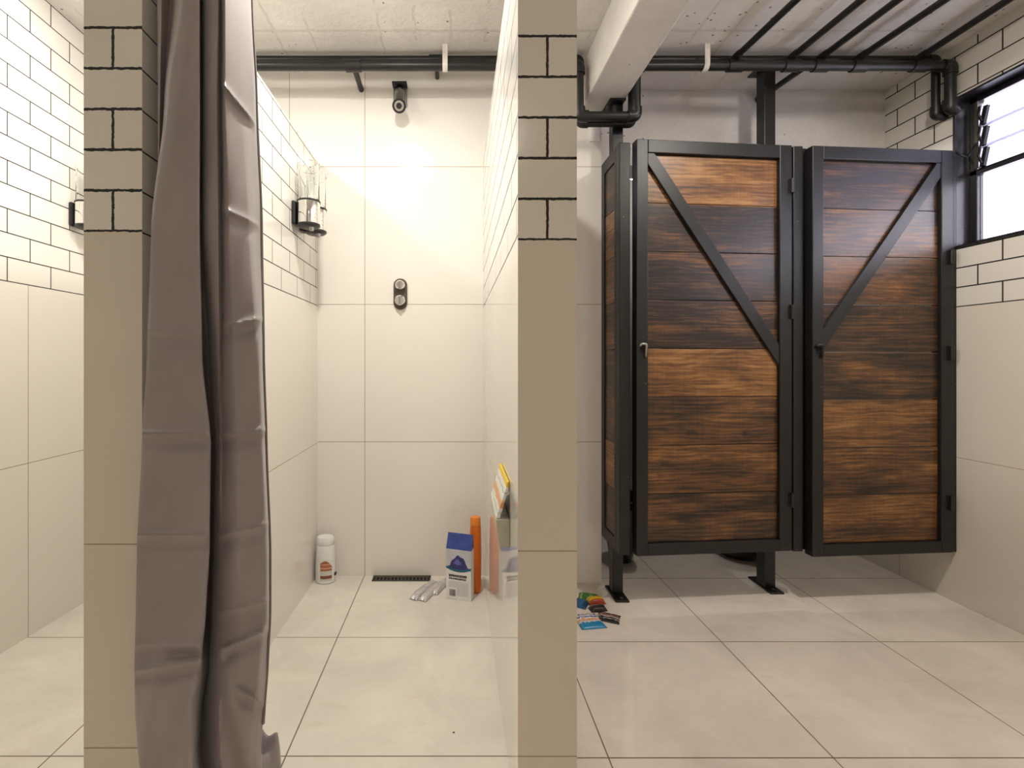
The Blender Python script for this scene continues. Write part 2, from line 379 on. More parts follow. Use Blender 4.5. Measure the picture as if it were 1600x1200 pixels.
# ------------------------------------------------------------------ cubicle doors
def planks(bm, x0, x1, y0, y1, z0, n, pitch, axis='x', g=.0014):
    for k in range(n):
        d = random.uniform(-.0012, .0012)
        if axis == 'x': box(bm, x0, x1, y0+d, y1, z0+k*pitch+g, z0+(k+1)*pitch-g)
        else: box(bm, x0, x1, y0, y1, z0+k*pitch+g, z0+(k+1)*pitch-g)
def stroke(bm, a, b, w, y0, y1, lim):
    """flat batten from a to b (x,z), clipped to the opening lim = x0,x1,z0,z1"""
    a = Vector(a); b = Vector(b); d = (b-a).normalized(); n = Vector((-d.y, d.x))*w/2
    poly = [a-n-d*.3, b-n+d*.3, b+n+d*.3, a+n-d*.3]
    for ax, val, sg in ((0, lim[0], 1), (0, lim[1], -1), (1, lim[2], 1), (1, lim[3], -1)):
        out = []
        for i, p in enumerate(poly):
            q = poly[(i+1) % len(poly)]; pi = (p[ax]-val)*sg; qi = (q[ax]-val)*sg
            if pi >= 0: out.append(p)
            if (pi >= 0) != (qi >= 0): out.append(p + (q-p)*(pi/(pi-qi)))
        poly = out
    f = [bm.verts.new((p.x, y0, p.y)) for p in poly]; g = [bm.verts.new((p.x, y1, p.y)) for p in poly]
    bm.faces.new(f); bm.faces.new(g[::-1])
    for i in range(len(f)): bm.faces.new((f[i], f[(i+1) % len(f)], g[(i+1) % len(f)], g[i]))
def cubicle_door(name, label, F, H, z0, h, br, latch, hinge_z, hinge_x):
    F = Vector(F); H = Vector(H); W = (H-F).length; rz = math.atan2(H.y-F.y, H.x-F.x)
    d = thing(name, label, 'door', (F.x, F.y, z0), rz)
    T = .040; sl, sr, rt, rb = .046, .052, .051, .046
    obj('stile', box(BM(), 0, sl, 0, T, 0, h), MT['frame'], d, bevel=.0025)
    obj('stile', box(BM(), W-sr, W, 0, T, 0, h), MT['frame'], d, bevel=.0025)
    obj('rail', box(BM(), sl, W-sr, 0, T, h-rt, h), MT['frame'], d, bevel=.0025)
    obj('rail', box(BM(), sl, W-sr, 0, T, 0, rb), MT['frame'], d, bevel=.0025)
    ph = (h-rt-rb)
    bm = BM(); planks(bm, 0, W-sl-sr, 0, .012, 0, 8, ph/8)
    obj('panel', bm, MT['wood'], d, loc=(sl, .016, rb), bevel=.0012)
    bm = BM(); stroke(bm, br[0], br[1], .047, .003, .0155, (sl, W-sr, rb, h-rt)); obj('brace', bm, MT['frame'], d, bevel=.002)
    # latch: a pull hole with a plate on the free stile
    lx, lz = latch
    l = BM(); tube(l, fillet([(lx-.012, -.004, lz+.012), (lx-.012, -.012, lz+.022), (lx+.010, -.012, lz+.022), (lx+.010, -.004, lz-.03)], .01), .0048, 8)
    lo = obj('latch', l, MT['satin'] if br[0][0] < br[1][0] else MT['iron'], d, smooth=True)
    obj('latch_hole', box(BM(), lx-.010, lx+.018, -.0015, .004, lz-.014, lz+.016), MT['void'], lo)
    for hz in hinge_z:
        bm = BM(); tube(bm, [(hinge_x, -.007, hz-.028), (hinge_x, -.007, hz+.028)], .0075, 12); box(bm, hinge_x-.012, hinge_x-.003, -.003, .002, hz-.026, hz+.026)
        hg = obj('hinge', bm, MT['iron'], d)
        smooth_angle(hg)
    return d, W
d1, W1 = cubicle_door('cubicle_door', 'dark plank toilet door with brace falling to the right, beside the left end panel', (.720, 1.856), (1.361, 1.912), .216, 1.616,
    ((.045, 1.565), (.588, .785)), (.024, .80), (.205, .952, 1.453), W1_H if False else .6395)
d2, W2 = cubicle_door('cubicle_door', 'dark plank toilet door with brace rising to the right, beside the window wall', (1.420, 1.882), (2.020, 1.927), .203, 1.615,
    ((.548, 1.545), (.040, .845)), (.024, .81), (.20, .80, 1.185), .586)

# end panel that returns to the back wall
sp = thing('side_panel', 'narrow dark plank end panel returning from the door to the tiled wall', 'partition', (.66, 1.98, .212))
Z0, Z1 = .212, 1.828
part('stile', box(BM(), .660, .672, 1.921, 1.936, Z0, Z1), MT['frame'], sp)
part('stile', box(BM(), .660, .672, 2.062, 2.099, Z0, Z1), MT['frame'], sp)
part('rail', box(BM(), .660, .672, 1.936, 2.062, Z1-.052, Z1), MT['frame'], sp)
part('rail', box(BM(), .660, .672, 1.936, 2.062, Z0, Z0+.05), MT['frame'], sp)
part('corner_jamb', box(BM(), .660, .703, 1.877, 1.921, Z0, Z1), MT['frame'], sp, bevel=.003)
bm = BM(); planks(bm, .0055, .0115, -.044, .082, 0, 8, 1.514/8, 'y')
obj('panel', bm, MT['wood'], sp, loc=(0, 0, .05))

def steel_post(label, x0, x1, y0, y1, ztop, pl, jamb=None):
    p = thing('steel_post', label, 'post', ((x0+x1)/2, (y0+y1)/2, 0))
    part('shaft', box(BM(), x0, x1, y0, y1, .008, ztop-.008), MT['iron'], p, bevel=.003)
    part('base_plate', box(BM(), *pl, 0, .008), MT['iron'], p, bevel=.0015)
    part('top_plate', box(BM(), x0-.02, x1+.002, y0-.03, y1+.03, ztop-.008, ztop), MT['iron'], p, bevel=.0015)
    for yy in (pl[2]+.02, pl[3]-.02):
        b = BM(); lathe(b, [(.009, 0), (.009, .005), (.006, .007)], ((pl[0]+pl[1])/2, yy, .008), 6); part('bolt', b, MT['iron'], p)
    if jamb: part('hinge_jamb', box(box(BM(), *jamb), 1.404, 1.432, 1.932, 1.955, jamb[4], jamb[5]), MT['frame'], p, bevel=.0025)
    return p
steel_post('black steel post below the end of the white ceiling beam', .673, .7175, 1.995, 2.04, 2.05, (.664, .72, 1.93, 2.067))
steel_post('black steel post behind the joint between the two toilet doors, reaching the ceiling', 1.337, 1.385, 2.045, 2.10, CEIL, (1.333, 1.39, 1.999, 2.152), (1.366, 1.404, 1.912, 2.045, .213, 1.829))
tag(obj('cubicle_divider', box(BM(), 1.355, 1.38, 2.104, 3.1, .37, 1.85), MT['frame']), 'dark divider panel behind the doors between the two toilet cubicles', 'partition')

j_ = thing('door_jamb', 'narrow black jamb fixed to the right wall beside the right plank door', 'jamb', (2.0295, 1.95, 0))
part('upright', box(BM(), 2.0225, 2.0375, 1.932, 1.972, .203, 1.818), MT['frame'], j_, bevel=.002)
# black bins just seen beneath the doors
def bin_(label, x, y, r, sx=1.):
    b = thing('waste_bin', label, 'bin', (x, y, 0))
    bm = BM(); lathe(bm, [(r*.55, 0), (r*.72, .006), (r*.88, .03), (r*.97, .07), (r, .12), (r*1.02, .26), (r*1.04, .30)], (0, 0, 0), 40, sx, 1)
    obj('body', bm, MT['ceramic'], b, smooth=True)
    bm = BM(); lathe(bm, [(r*1.06, .30), (r*1.06, .315), (r*.9, .34), (r*.3, .352)], (0, 0, 0), 40, sx, 1); obj('lid', bm, MT['ceramic'], b, smooth=True)
bin_('rounded black bin showing under the right half of the left plank door', 1.452, 2.425, .150, .9)
bin_('black bin showing under the left edge of the left plank door', .835, 2.36, .10, .62)

# ------------------------------------------------------------------ pipes
def sleeve(name, pts, r, root): 
    bm = BM(); tube(bm, pts, r, 16); o = part(name, bm, MT['pipe'], root); smooth_angle(o); return o
def run(label, y, zt, zl, r, xl, xr, zend, stub_x, tees, straps):
    root = thing('water_pipe', label, 'pipe', ((xl+xr)/2, y, zt))
    a = [(XL+.002, y, zt), (xl, y, zt), (xl, y, zl), (.745, y, zl), (.745, y, zt), (xr, y, zt), (xr, y, zend), (XR-.001, y, zend-.012)]
    bm = BM(); tube(bm, fillet(a, .03), r, 18); o = part('pipe', bm, MT['pipe'], root); smooth_angle(o, 50)
    q = r*1.28
    for i in range(1, len(a)-1):
        p = Vector(a[i]); u = (Vector(a[i-1])-p).normalized(); v = (Vector(a[i+1])-p).normalized()
        L = .034
        if i == len(a)-2: v = v*.5
        sleeve('elbow', fillet([p+u*L, p, p+v*L], .024), q, root)
    for tx in tees: sleeve('tee', [(tx-.03, y, zt), (tx-.024, y, zt), (tx+.024, y, zt), (tx+.03, y, zt)], q, root)
    for tx in stub_x:
        sleeve('tee', [(tx-.03, y, zt), (tx+.03, y, zt)], q, root)
        bm = BM(); tube(bm, [(tx, y+r*.4, zt), (tx, YB if tx < .6 else 2.25, zt)], r*.62, 12); s_ = part('branch', bm, MT['pipe'], root); smooth_angle(s_)
    for tx in straps:
        bm = BM(); n = 14; ring = []
        for k in range(n+1):
            an = R(-200+220*k/n); ring.append((math.cos(an)*(r+.0025), math.sin(an)*(r+.0025)))
        ring = [(-(r+.0025)*.9, CEIL-zt)] + ring if False else ring
        pts = [(r+.004, CEIL-zt-.001), (r+.004, 0)] + [(math.cos(R(-k*15))*(r+.004), math.sin(R(-k*15))*(r+.004)) for k in range(1, 13)]
        for (a0, b0), (a1, b1) in zip(pts, pts[1:]):
            v = [bm.verts.new((tx+dx, y-a_, zt+b_)) for a_, b_ in ((a0, b0), (a1, b1)) for dx in (-.010, .010)]
            bm.faces.new((v[0], v[1], v[3], v[2]))
        bmesh.ops.remove_doubles(bm, verts=bm.verts[:], dist=1e-5)
        o = part('hanger_strap', bm, MT['strap'], root); o.modifiers.new('s', 'SOLIDIFY').thickness = .003
    return root
LN = [((1146, 92.5), (1244, 0)), ((1225, 99), (1346, 0)), ((1273, 97), (1403, 0)), ((1338, 93), (1476, 0)), ((1415, 104), (1575, 0))]
lines = []
for (ax, ay), (bx, by) in LN:
    h = 1.222; Y1 = 750*h/(565-ay); X1 = (ax-704)/750*Y1; Y2 = 750*h/(565-by); X2 = (bx-704)/750*Y2
    lines.append(((X1, Y1), (X2, Y2)))
tees = [a[0] + (b[0]-a[0])*(1.93-a[1])/(b[1]-a[1]) for a, b in lines]
run('thick black water pipe below the ceiling, front one of the two dipping under the beam', 1.93, 2.159, 1.956, .0185, .517, 2.0097, 1.99, (-.39,), tees, (-.022, 1.022))
run('thinner black water pipe tucked against the ceiling behind the thick front pipe', 1.975, 2.212, 1.950, .0145, .531, 1.996, 1.985, (-.058,), (), ())
desc = ['nearest the white ceiling beam', 'above the left toilet door hinges', 'passing back over the front pipe above the doors', 'above the middle of the right toilet door', 'nearest the window wall']
for i, ((x1, y1), (x2, y2)) in enumerate(lines):
    dx = (x2-x1)/(y2-y1); yb = 1.945; ya = YF+.01
    root = thing('conduit_pipe', 'slim black pipe along the ceiling, ' + desc[i], 'pipe', (x1, y1, 2.192), 0, 'slim pipes running along the ceiling')
    bm = BM(); tube(bm, [(x1+dx*(yb-y1), yb, 2.192), (x1+dx*(ya-y1), ya, 2.192)], .0125, 14); smooth_angle(part('pipe', bm, MT['pipe'], root))
    bm = BM(); p0 = Vector((x1+dx*(1.93-y1), 1.93, 2.192)); dr = Vector((-dx, -1, 0)).normalized()
    tube(bm, [p0-dr*.012, p0+dr*.03], .0146, 14); smooth_angle(part('collar', bm, MT['pipe'], root))

sx_ = lines[2][0][0]; root = thing('conduit_pipe', 'short slim pipe from the rear water pipe back to the white bulkhead beside the post', 'pipe', (sx_-.02, 2.0, 2.192))
bm = BM(); tube(bm, [(sx_-.008, 1.990, 2.197), (sx_-.045, 2.2495, 2.197)], .0125, 14); smooth_angle(part('pipe', bm, MT['pipe'], root))
bm = BM(); tube(bm, [(sx_-.0395, 2.236, 2.197), (sx_-.0425, 2.2498, 2.197)], .019, 14); smooth_angle(part('flange', bm, MT['pipe'], root))
tag(obj('cover_plate', box(BM(), .607, .652, 2.094, 2.101, 1.931, 1.992), MT['plate'], bevel=.001), 'small white cover plate on the wall under the pipes beside the post', 'cover plate')

# ------------------------------------------------------------------ shower fittings
def shower_head(x, z):
    root = thing('wall_shower', 'satin chrome shower head on a square wall bracket high on the stall wall', 'shower', (x, YB, z))
    bm = BM(); box(bm, x-.030, x+.030, YB-.016, YB+.002, z-.02, z+.062); part('wall_bracket', bm, MT['satin'], root, bevel=.004)
    bm = BM(); box(bm, x-.032, x+.032, YB-.052, YB+.001, z+.060, z+.068); part('hood', bm, MT['blackpl'], root, bevel=.002)
    bm = BM(); tube(bm, fillet([(x, YB-.012, z+.045), (x, YB-.035, z+.03), (x, YB-.05, z-.03)], .03), .021, 16); smooth_angle(part('arm', bm, MT['satin'], root))
    a = Vector((x, YB-.040, z-.035)); d = Vector((.06, -.86, -.42)).normalized()
    bm = BM(); tube(bm, [a, a+d*.012, a+d*.03, a+d*.055], .02, 28, radii=[.018, .022, .027, .028]); h = part('head', bm, MT['chrome'], root); smooth_angle(h)
    bm = BM(); tube(bm, [a+d*.050, a+d*.060], .0285, 28); r_ = BM(); bm2 = part('rubber_rim', bm, MT['blackpl'], root); r_.free(); smooth_angle(bm2)
    bm = BM(); tube(bm, [a+d*.0595, a+d*.063], .020, 28); smooth_angle(part('face_plate', bm, MT['chrome'], root))
    bm = BM(); tube(bm, [a+d*.0625, a+d*.066], .012, 20); smooth_angle(part('nozzle', bm, MT['blackpl'], root))
shower_head(-.219, 2.10)
def stadium(bm, cx, cz, w, h, y0, y1, n=14):
    r = w/2; pts = []
    for k in range(n+1): a = math.pi*k/n; pts.append((cx+r*math.cos(a), cz+h/2-r+r*math.sin(a)))
    for k in range(n+1): a = math.pi+math.pi*k/n; pts.append((cx+r*math.cos(a), cz-h/2+r+r*math.sin(a)))
    f = [bm.verts.new((x, y0, z)) for x, z in pts]; g = [bm.verts.new((x, y1, z)) for x, z in pts]
    bm.faces.new(f); bm.faces.new(g[::-1])
    for i in range(len(f)): bm.faces.new((f[i], f[(i+1) % len(f)], g[(i+1) % len(f)], g[i]))
sx, sz = -.219, 1.265
v = thing('shower_valve', 'dark oval shower control with two chrome knobs on the back wall', 'shower control', (sx, YB, sz))
bm = BM(); stadium(bm, sx, sz, .060, .136, YB-.008, YB+.002); part('plate', bm, MT['drain'], v, bevel=.002)
for kz, kr in ((sz+.037, .0215), (sz-.03, .0245)):
    bm = BM(); tube(bm, [(sx, YB-.007, kz), (sx, YB-.012, kz), (sx, YB-.03, kz), (sx, YB-.035, kz)], kr, 24, radii=[kr*1.05, kr, kr*.92, kr*.7]); k_ = part('knob', bm, MT['chrome'], v); smooth_angle(k_)
    bm = BM(); box(bm, sx-.004, sx+.004, YB-.041, YB-.034, kz-kr*.75, kz+kr*.75); off = Vector(v.location); bmesh.ops.translate(bm, verts=bm.verts[:], vec=-off); obj('knob_grip', bm, MT['satin'], k_, bevel=.001)

def dispenser(label, wx, y, group):
    root = thing('soap_dispenser', label, 'dispenser', (wx, y, 1.476), 0, group)
    cx = .056
    obj('wall_mount', box(BM(), 0, .014, -.026, .026, -.002, .086), MT['blackpl'], root, bevel=.005)
    bm = BM(); lathe(bm, [(.0405, .002), (.0415, .006), (.0415, .080), (.0405, .084)], (cx, 0, 0), 40); smooth_angle(obj('chrome_collar', bm, MT['chrome'], root))
    bm = BM(); lathe(bm, [(.034, -.010), (.042, -.004), (.042, .002)], (cx, 0, 0), 40); b = obj('base', bm, MT['blackpl'], root); smooth_angle(b)
    bm = BM(); lathe(bm, [(.008, -.022), (.010, -.010)], (cx+.012, -.006, 0), 16); obj('spout', bm, MT['satin'], b)
    bm = BM(); lathe(bm, [(.043, .083), (.043, .088)], (cx, 0, 0), 40); smooth_angle(obj('ring', bm, MT['blackpl'], root))
    # hollow clear cylinder: outer then inner wall
    bm = BM(); lathe(bm, [(.0365, .088), (.0385, .092), (.0385, .205), (.041, .207), (.041, .214), (.0385, .216), (.0385, .226), (.034, .230), (.0325, .226), (.0325, .094)], (cx, 0, 0), 40, cap=False)
    vs = [q for q in bm.verts]; rings = [vs[i*40:(i+1)*40] for i in range(10)]
    for q in range(40): bm.faces.new((rings[9][q], rings[9][(q+1) % 40], rings[0][(q+1) % 40], rings[0][q]))
    smooth_angle(obj('clear_reservoir', bm, MT['clear'], root))
dispenser('clear and chrome soap dispenser on the subway tiles, nearer of the pair', -.5822, 1.78, 'soap dispensers on the stall wall')
dispenser('chrome soap dispenser on the subway tiles, the farther one close to the back corner', -.5822, 1.872, 'soap dispensers on the stall wall')
dispenser('soap dispenser on the far left wall, half hidden by the tiled pillar', XL, 1.80, 'soap dispensers on the stall wall')

# floor drain
dx0, dx1, dy0, dy1 = -.336, -.086, 2.045, 2.096
dr = thing('floor_drain', 'narrow dark slotted drain in the shower floor against the back wall', 'drain', ((dx0+dx1)/2, (dy0+dy1)/2, sfz(2.07)))
zb = sfz(2.045)-.001
bm = BM(); box(bm, dx0, dx1, dy0, dy1, zb, zb+.0015); part('channel', bm, MT['void'], dr)
bm = BM(); box(bm, dx0, dx1, dy0, dy0+.005, zb, zb+.004); box(bm, dx0, dx1, dy1-.018, dy1, zb, zb+.004)
box(bm, dx0, dx0+.006, dy0, dy1, zb, zb+.004); box(bm, dx1-.006, dx1, dy0, dy1, zb, zb+.004)
for k in range(1, 16): x = dx0+(dx1-dx0)*k/16; box(bm, x-.003, x+.003, dy0, dy1-.01, zb, zb+.0035)
part('grate', bm, MT['drain'], dr)

# ------------------------------------------------------------------ curtain
KEY = [  # image height at own depth, control points (across, depth)
 (-150,[(282,1.01),(270,.97),(262,.94),(268,.905),(285,.882),(300,.868),(312,.88),(306,.955),(318,.945),(324,.890),(338,.885),(343,.925),(351,.885),(370,.940),(386,.99),(390,1.01)]),
 (0,   [(276,1.02),(258,.975),(244,.945),(252,.900),(268,.93),(284,.872),(312,.872),(306,.955),(317,.960),(320,.888),(341,.884),(344,.925),(351,.882),(372,.945),(389,1.00),(393,1.02)]),
 (150, [(276,1.02),(258,.975),(246,.945),(250,.905),(256,.93),(262,.868),(312,.872),(306,.955),(317,.965),(320,.890),(339,.884),(344,.92),(351,.882),(376,.935),(396,.99),(400,1.01)]),
 (350, [(278,1.02),(262,.975),(247,.945),(247,.925),(248,.92),(237,.866),(311,.870),(304,.955),(316,.965),(320,.890),(341,.886),(345,.91),(357,.882),(388,.92),(402,.965),(408,.985)]),
 (560, [(278,1.02),(262,.975),(247,.945),(247,.925),(246,.92),(230,.864),(315,.868),(308,.955),(327,.985),(335,.905),(343,.893),(346,.905),(366,.880),(401,.886),(407,.90),(411,.93)]),
 (690, [(278,1.02),(262,.975),(247,.945),(247,.925),(242,.91),(222,.862),(328,.866),(318,.960),(336,1.00),(338,.925),(343,.900),(347,.905),(370,.878),(407,.884),(412,.90),(415,.93)]),
 (860, [(278,1.02),(262,.975),(247,.945),(247,.925),(240,.905),(214,.860),(326,.862),(315,.960),(333,1.01),(337,.930),(342,.902),(349,.895),(372,.877),(412,.886),(418,.90),(421,.93)]),
 (960, [(278,1.02),(262,.975),(247,.945),(247,.925),(240,.905),(212,.858),(320,.860),(312,.955),(330,1.01),(334,.932),(339,.905),(350,.892),(374,.878),(412,.888),(418,.903),(421,.933)]),
 (1040,[(278,1.02),(262,.975),(247,.945),(247,.925),(240,.905),(210,.856),(308,.852),(316,.900),(326,1.01),(329,.935),(334,.910),(345,.895),(375,.885),(404,.900),(411,.925),(417,.955)]),
 (1110,[(278,1.02),(262,.975),(247,.945),(247,.925),(240,.905),(211,.856),(290,.842),(306,.880),(316,1.01),(324,.945),(330,.915),(342,.897),(372,.900),(396,.915),(405,.935),(412,.965)]),
 (1170,[(278,1.02),(262,.975),(247,.945),(247,.925),(242,.905),(215,.860),(270,.842),(300,.860),(312,.99),(324,.955),(332,.920),(345,.910),(368,.925),(390,.940),(400,.955),(408,.975)]),
 (1240,[(280,1.02),(264,.975),(250,.945),(250,.925),(246,.905),(223,.866),(262,.850),(300,.866),(318,.960),(336,.960),(345,.945),(355,.930),(370,.950),(388,.965),(402,.975),(412,.985)]),
 (1400,[(280,1.02),(264,.975),(252,.945),(252,.925),(250,.905),(231,.870),(266,.862),(305,.880),(325,.930),(345,.960),(355,.960),(365,.955),(378,.965),(395,.980),(408,.985),(418,.990)]),
]
def cr(p, t):     # Catmull-Rom through list p of tuples, t in [0, len-1]
    i = min(int(t), len(p)-2); f = t-i
    a = p[max(i-1, 0)]; b = p[i]; c = p[i+1]; d = p[min(i+2, len(p)-1)]
    return tuple(.5*(2*b[k]+(c[k]-a[k])*f+(2*a[k]-5*b[k]+4*c[k]-d[k])*f*f+(3*b[k]-a[k]-3*c[k]+d[k])*f**3) for k in range(len(b)))
CRE = [(128, 1.2, 345, 395, .008), (325, .45, 346, 400, .006), (515, .05, 215, 312, .0035), (510, -.2, 350, 410, .006), (676, .02, 205, 325, .006), (680, -.12, 340, 420, .006),
       (835, .0, 205, 325, .004), (838, -.25, 340, 420, .004), (1008, .0, 205, 310, .004), (1048, -.16, 205, 320, .007), (1015, -.45, 345, 420, .007), (1075, .55, 370, 412, .006), (960, -.3, 340, 420, .003)]
def curtain_mesh(sub_s=12, rows=480):
    ys = [k[0] for k in KEY]; bm = BM(); grid = []
    ncp = len(KEY[0][1])
    for r in range(rows+1):
        y = ys[0] + (ys[-1]-ys[0])*r/rows
        j = max(i for i in range(len(ys)-1) if ys[i] <= y); t = (y-ys[j])/(ys[j+1]-ys[j]); t = t*t*(3-2*t)*.5 + t*.5
        cps = [tuple(a[k]*(1-t)+b[k]*t for k in range(2)) for a, b in zip(KEY[j][1], KEY[j+1][1])]
        line = []
        for s in range((ncp-1)*sub_s+1):
            px, Y = cr(cps, s/sub_s); i0 = min(int(s/sub_s), ncp-2); ff = s/sub_s-i0
            px = .5*px+.5*(cps[i0][0]*(1-ff)+cps[i0+1][0]*ff); Y = .5*Y+.5*(cps[i0][1]*(1-ff)+cps[i0+1][1]*ff)
            for cy, sl, xa, xb, amp in CRE:
                if xa-6 < px < xb+6:
                    d = y-(cy+sl*(px-xa)); fade = max(0, min(1, (px-xa+6)/14, (xb+6-px)/14))
                    if abs(d) < 60: Y -= 2.4*amp*fade*(math.exp(-abs(d)/4) - .5*math.exp(-((d-14)/11)**2))
            if y > 960 and px < 310: Y += min(1, (y-960)/120)*.009*math.sin((px-215)*.075+(y-960)*.019)
            if y > 980 and px > 345: Y += min(1, (y-980)/120)*.006*math.sin((px-345)*.11-(y-980)*.03)
            Y += .0016*math.sin(px*.11+y*.013)*math.sin(y*.021+px*.05)
            X = (px-704)/750*Y; Z = CAMZ+(565-y)/750*Y
            if Y > .905 and X < -.572: X = -.572+(X+.572)*.05
            fl = sfz(Y)+.004 if Y > .93 else .004
            if Z < fl: Z = fl
            line.append(bm.verts.new((X, Y, Z)))
        grid.append(line)
    for a, b in zip(grid, grid[1:]):
        for k in range(len(a)-1): bm.faces.new((a[k], a[k+1], b[k+1], b[k]))
    bmesh.ops.remove_doubles(bm, verts=bm.verts[:], dist=1e-5)
    return bm
ROD = 1.80
cu = thing('shower_curtain', 'taupe satin shower curtain bunched against the left tiled pillar', 'curtain', (-.46, .90, sfz(.93)))
o = part('cloth', curtain_mesh(), MT['fabric'], cu, smooth=True); o.modifiers.new('s', 'SOLIDIFY').thickness = .0012
# folds spilling on the shower floor
bm = BM(); g = []
nu, nv = 90, 80
for i in range(nu+1):
    line = []
    for j in range(nv+1):
        u = i/nu; q = j/nv
        x = -.545+.158*u + .010*math.sin(q*9+1)*u; y = .945 + .150*q + .02*(u-.5) + .006*math.sin(u*11)
        edge = min(1, 22*(1-u))*min(1, 30*(1-q))*min(1, 7*u+.2)*min(1, 5*q+.6)
        h = .040 + .013*math.sin(q*19+u*5+.6) + .008*math.sin(u*21-q*7) + .022*q*q
        line.append(bm.verts.new((x, y, sfz(y)+.002+max(.002, h)*edge**.5)))
    g.append(line)
for a, b in zip(g, g[1:]):
    for k in range(nv): bm.faces.new((a[k], a[k+1], b[k+1], b[k]))
part('spilled_fold', bm, MT['fabric'], cu, smooth=True)
# sewn hem cord down the free edge
hp = []
for r in range(60):
    y = -20 + 1150*r/59; ys = [k[0] for k in KEY]; j = max(i for i in range(len(ys)-1) if ys[i] <= y); t = (y-ys[j])/(ys[j+1]-ys[j]); t = t*t*(3-2*t)*.5+t*.5
    a = KEY[j][1][15]; b = KEY[j+1][1][15]; px = a[0]*(1-t)+b[0]*t; Y = a[1]*(1-t)+b[1]*t
    hp.append(((px-704)/750*Y, Y, CAMZ+(565-y)/750*Y))
bm = BM(); tube(bm, hp, .0040, 8); part('hem', bm, MT['hem'], cu, smooth=True)
rod = thing('curtain_rod', 'black curtain rod across the stall opening carrying the taupe curtain', 'rod', (-.22, .885, ROD))
bm = BM(); tube(bm, [(-.66, .885, ROD), (.20, .885, ROD)], .0095, 14); smooth_angle(part('rod', bm, MT['pipe'], rod))
for x in (-.64, .184):
    bm = BM(); tube(bm, [(x, .912, ROD), (x, .885, ROD)], .016, 14); smooth_angle(part('rod_bracket', bm, MT['pipe'], rod))

# ------------------------------------------------------------------ small things in the stall
x, y = -.533, 2.045; z = sfz(y)
b = thing('lotion_bottle', 'white plastic bottle with a brown label in the back left corner', 'bottle', (x, y, z))
bm = BM(); lathe(bm, [(.034, 0), (.041, .004), (.0425, .014), (.0420, .06), (.0395, .12), (.0375, .158), (.0365, .160)], (0, 0, 0), 40, 1, .8); smooth_angle(obj('body', bm, MT['whitepl'], b))
bm = BM(); lathe(bm, [(.0365, .161), (.0373, .163), (.0365, .186), (.033, .192), (.026, .191)], (0, 0, 0), 40, 1, .8); smooth_angle(obj('cap', bm, MT['whitepl'], b))
lab = bands('brown_label', 2, [(0, (.62, .58, .54)), (.10, (.22, .07, .04)), (.26, (.62, .60, .58)), (.5, (.42, .12, .06)), (.6, (.68, .40, .28)), (.66, (.45, .13, .06)), (.8, (.62, .36, .25)), (.85, (.38, .11, .05))], .3, 0, .06, 9)
bm = BM(); g = []
for i in range(17):
    a = R(-108+68*i/16); t = i/16; zt = .088+.016*math.sin(math.pi*min(1, t*1.05)) - .012*t
    g.append([bm.verts.new((.0431*math.cos(a), .0431*.8*math.sin(a), q)) for q in (.016, .05, zt)])
for a, c in zip(g, g[1:]):
    for k in range(2): bm.faces.new((a[k], c[k], c[k+1], a[k+1]))
o = obj('label', bm, lab, b); o['label'] = 'brown printed label'
bm = BM(); box(bm, .040, .047, -.012, .004, .030, .042); obj('spout', bm, MT['blackpl'], b, bevel=.002)

# carton
L = Vector((-.0176, 1.887)); Q = Vector((.079, 1.855)); Wd = (Q-L).length; rz = math.atan2(Q.y-L.y, Q.x-L.x)
cb = thing('detergent_carton', 'blue and white printed carton with a sloping gable top beside the orange bottle', 'carton', (L.x, L.y, sfz(1.87)), rz)
H1, H2, Dp = .196, .252, .042
white = simple('carton_white', (.80, .78, .77), .45, 0, .03); blue = simple('carton_blue', (.035, .065, .27), .35, 0, .25, 40); grey = simple('carton_grey', (.55, .54, .60), .4, 0, .1)
navy = simple('print_navy', (.03, .03, .17), .4, 0, .2); teal = simple('print_teal', (.01, .12, .20), .4, 0, .1); ink = simple('print_black', (.012, .012, .015), .5, 0, 0); inkg = simple('print_grey', (.42, .41, .41), .5, 0, 0)
bm = BM(); box(bm, 0, Wd, 0, Dp, 0, H1); obj('carton_body', bm, white, cb, bevel=.0008)
bm = BM(); p = [(0, 0, H1+.0005), (Wd, 0, H1+.0005), (Wd, Dp, H1+.0005), (0, Dp, H1+.0005)]; v = [bm.verts.new(q) for q in p]; t1 = bm.verts.new((0, Dp*.62, H2)); t2 = bm.verts.new((Wd, Dp*.62, H2))
for f in ((v[0], v[1], t2, t1), (v[2], v[3], t1, t2), (v[1], v[2], t2), (v[3], v[0], t1), (v[3], v[2], v[1], v[0])): bm.faces.new(f)
obj('gable_top', bm, blue, cb)
e = -.0007
def flat(bm, pts, y=e):
    bm.faces.new([bm.verts.new((px, y, pz)) for px, pz in pts])
bm = BM(); box(bm, .001, Wd-.001, e*.6, -.0002, .118, H1-.001); o = obj('picture_ground', bm, grey, cb); o['label'] = 'pale grey picture band'
bm = BM(); n = 20
up = [(Wd*(.16+.70*i/n), .133+.040*math.sin(math.pi*i/n)**.8 + .003*math.sin(i*.9)) for i in range(n+1)]
lo = [(Wd*(.06+.86*i/n), .128-.012*math.sin(math.pi*i/n)) for i in range(n+1)]
flat(bm, up + lo[::-1], e*1.3); o = obj('picture', bm, navy, cb); o['label'] = 'navy blue picture of a heap'
bm = BM(); flat(bm, [(Wd*(.30+.32*i/n), .142+.018*math.sin(math.pi*i/n)+.003*math.sin(i*1.1)) for i in range(n+1)] + [(Wd*.5, .136)], e*1.6); obj('picture_light', bm, simple('print_blue', (.12, .13, .42), .4), cb)
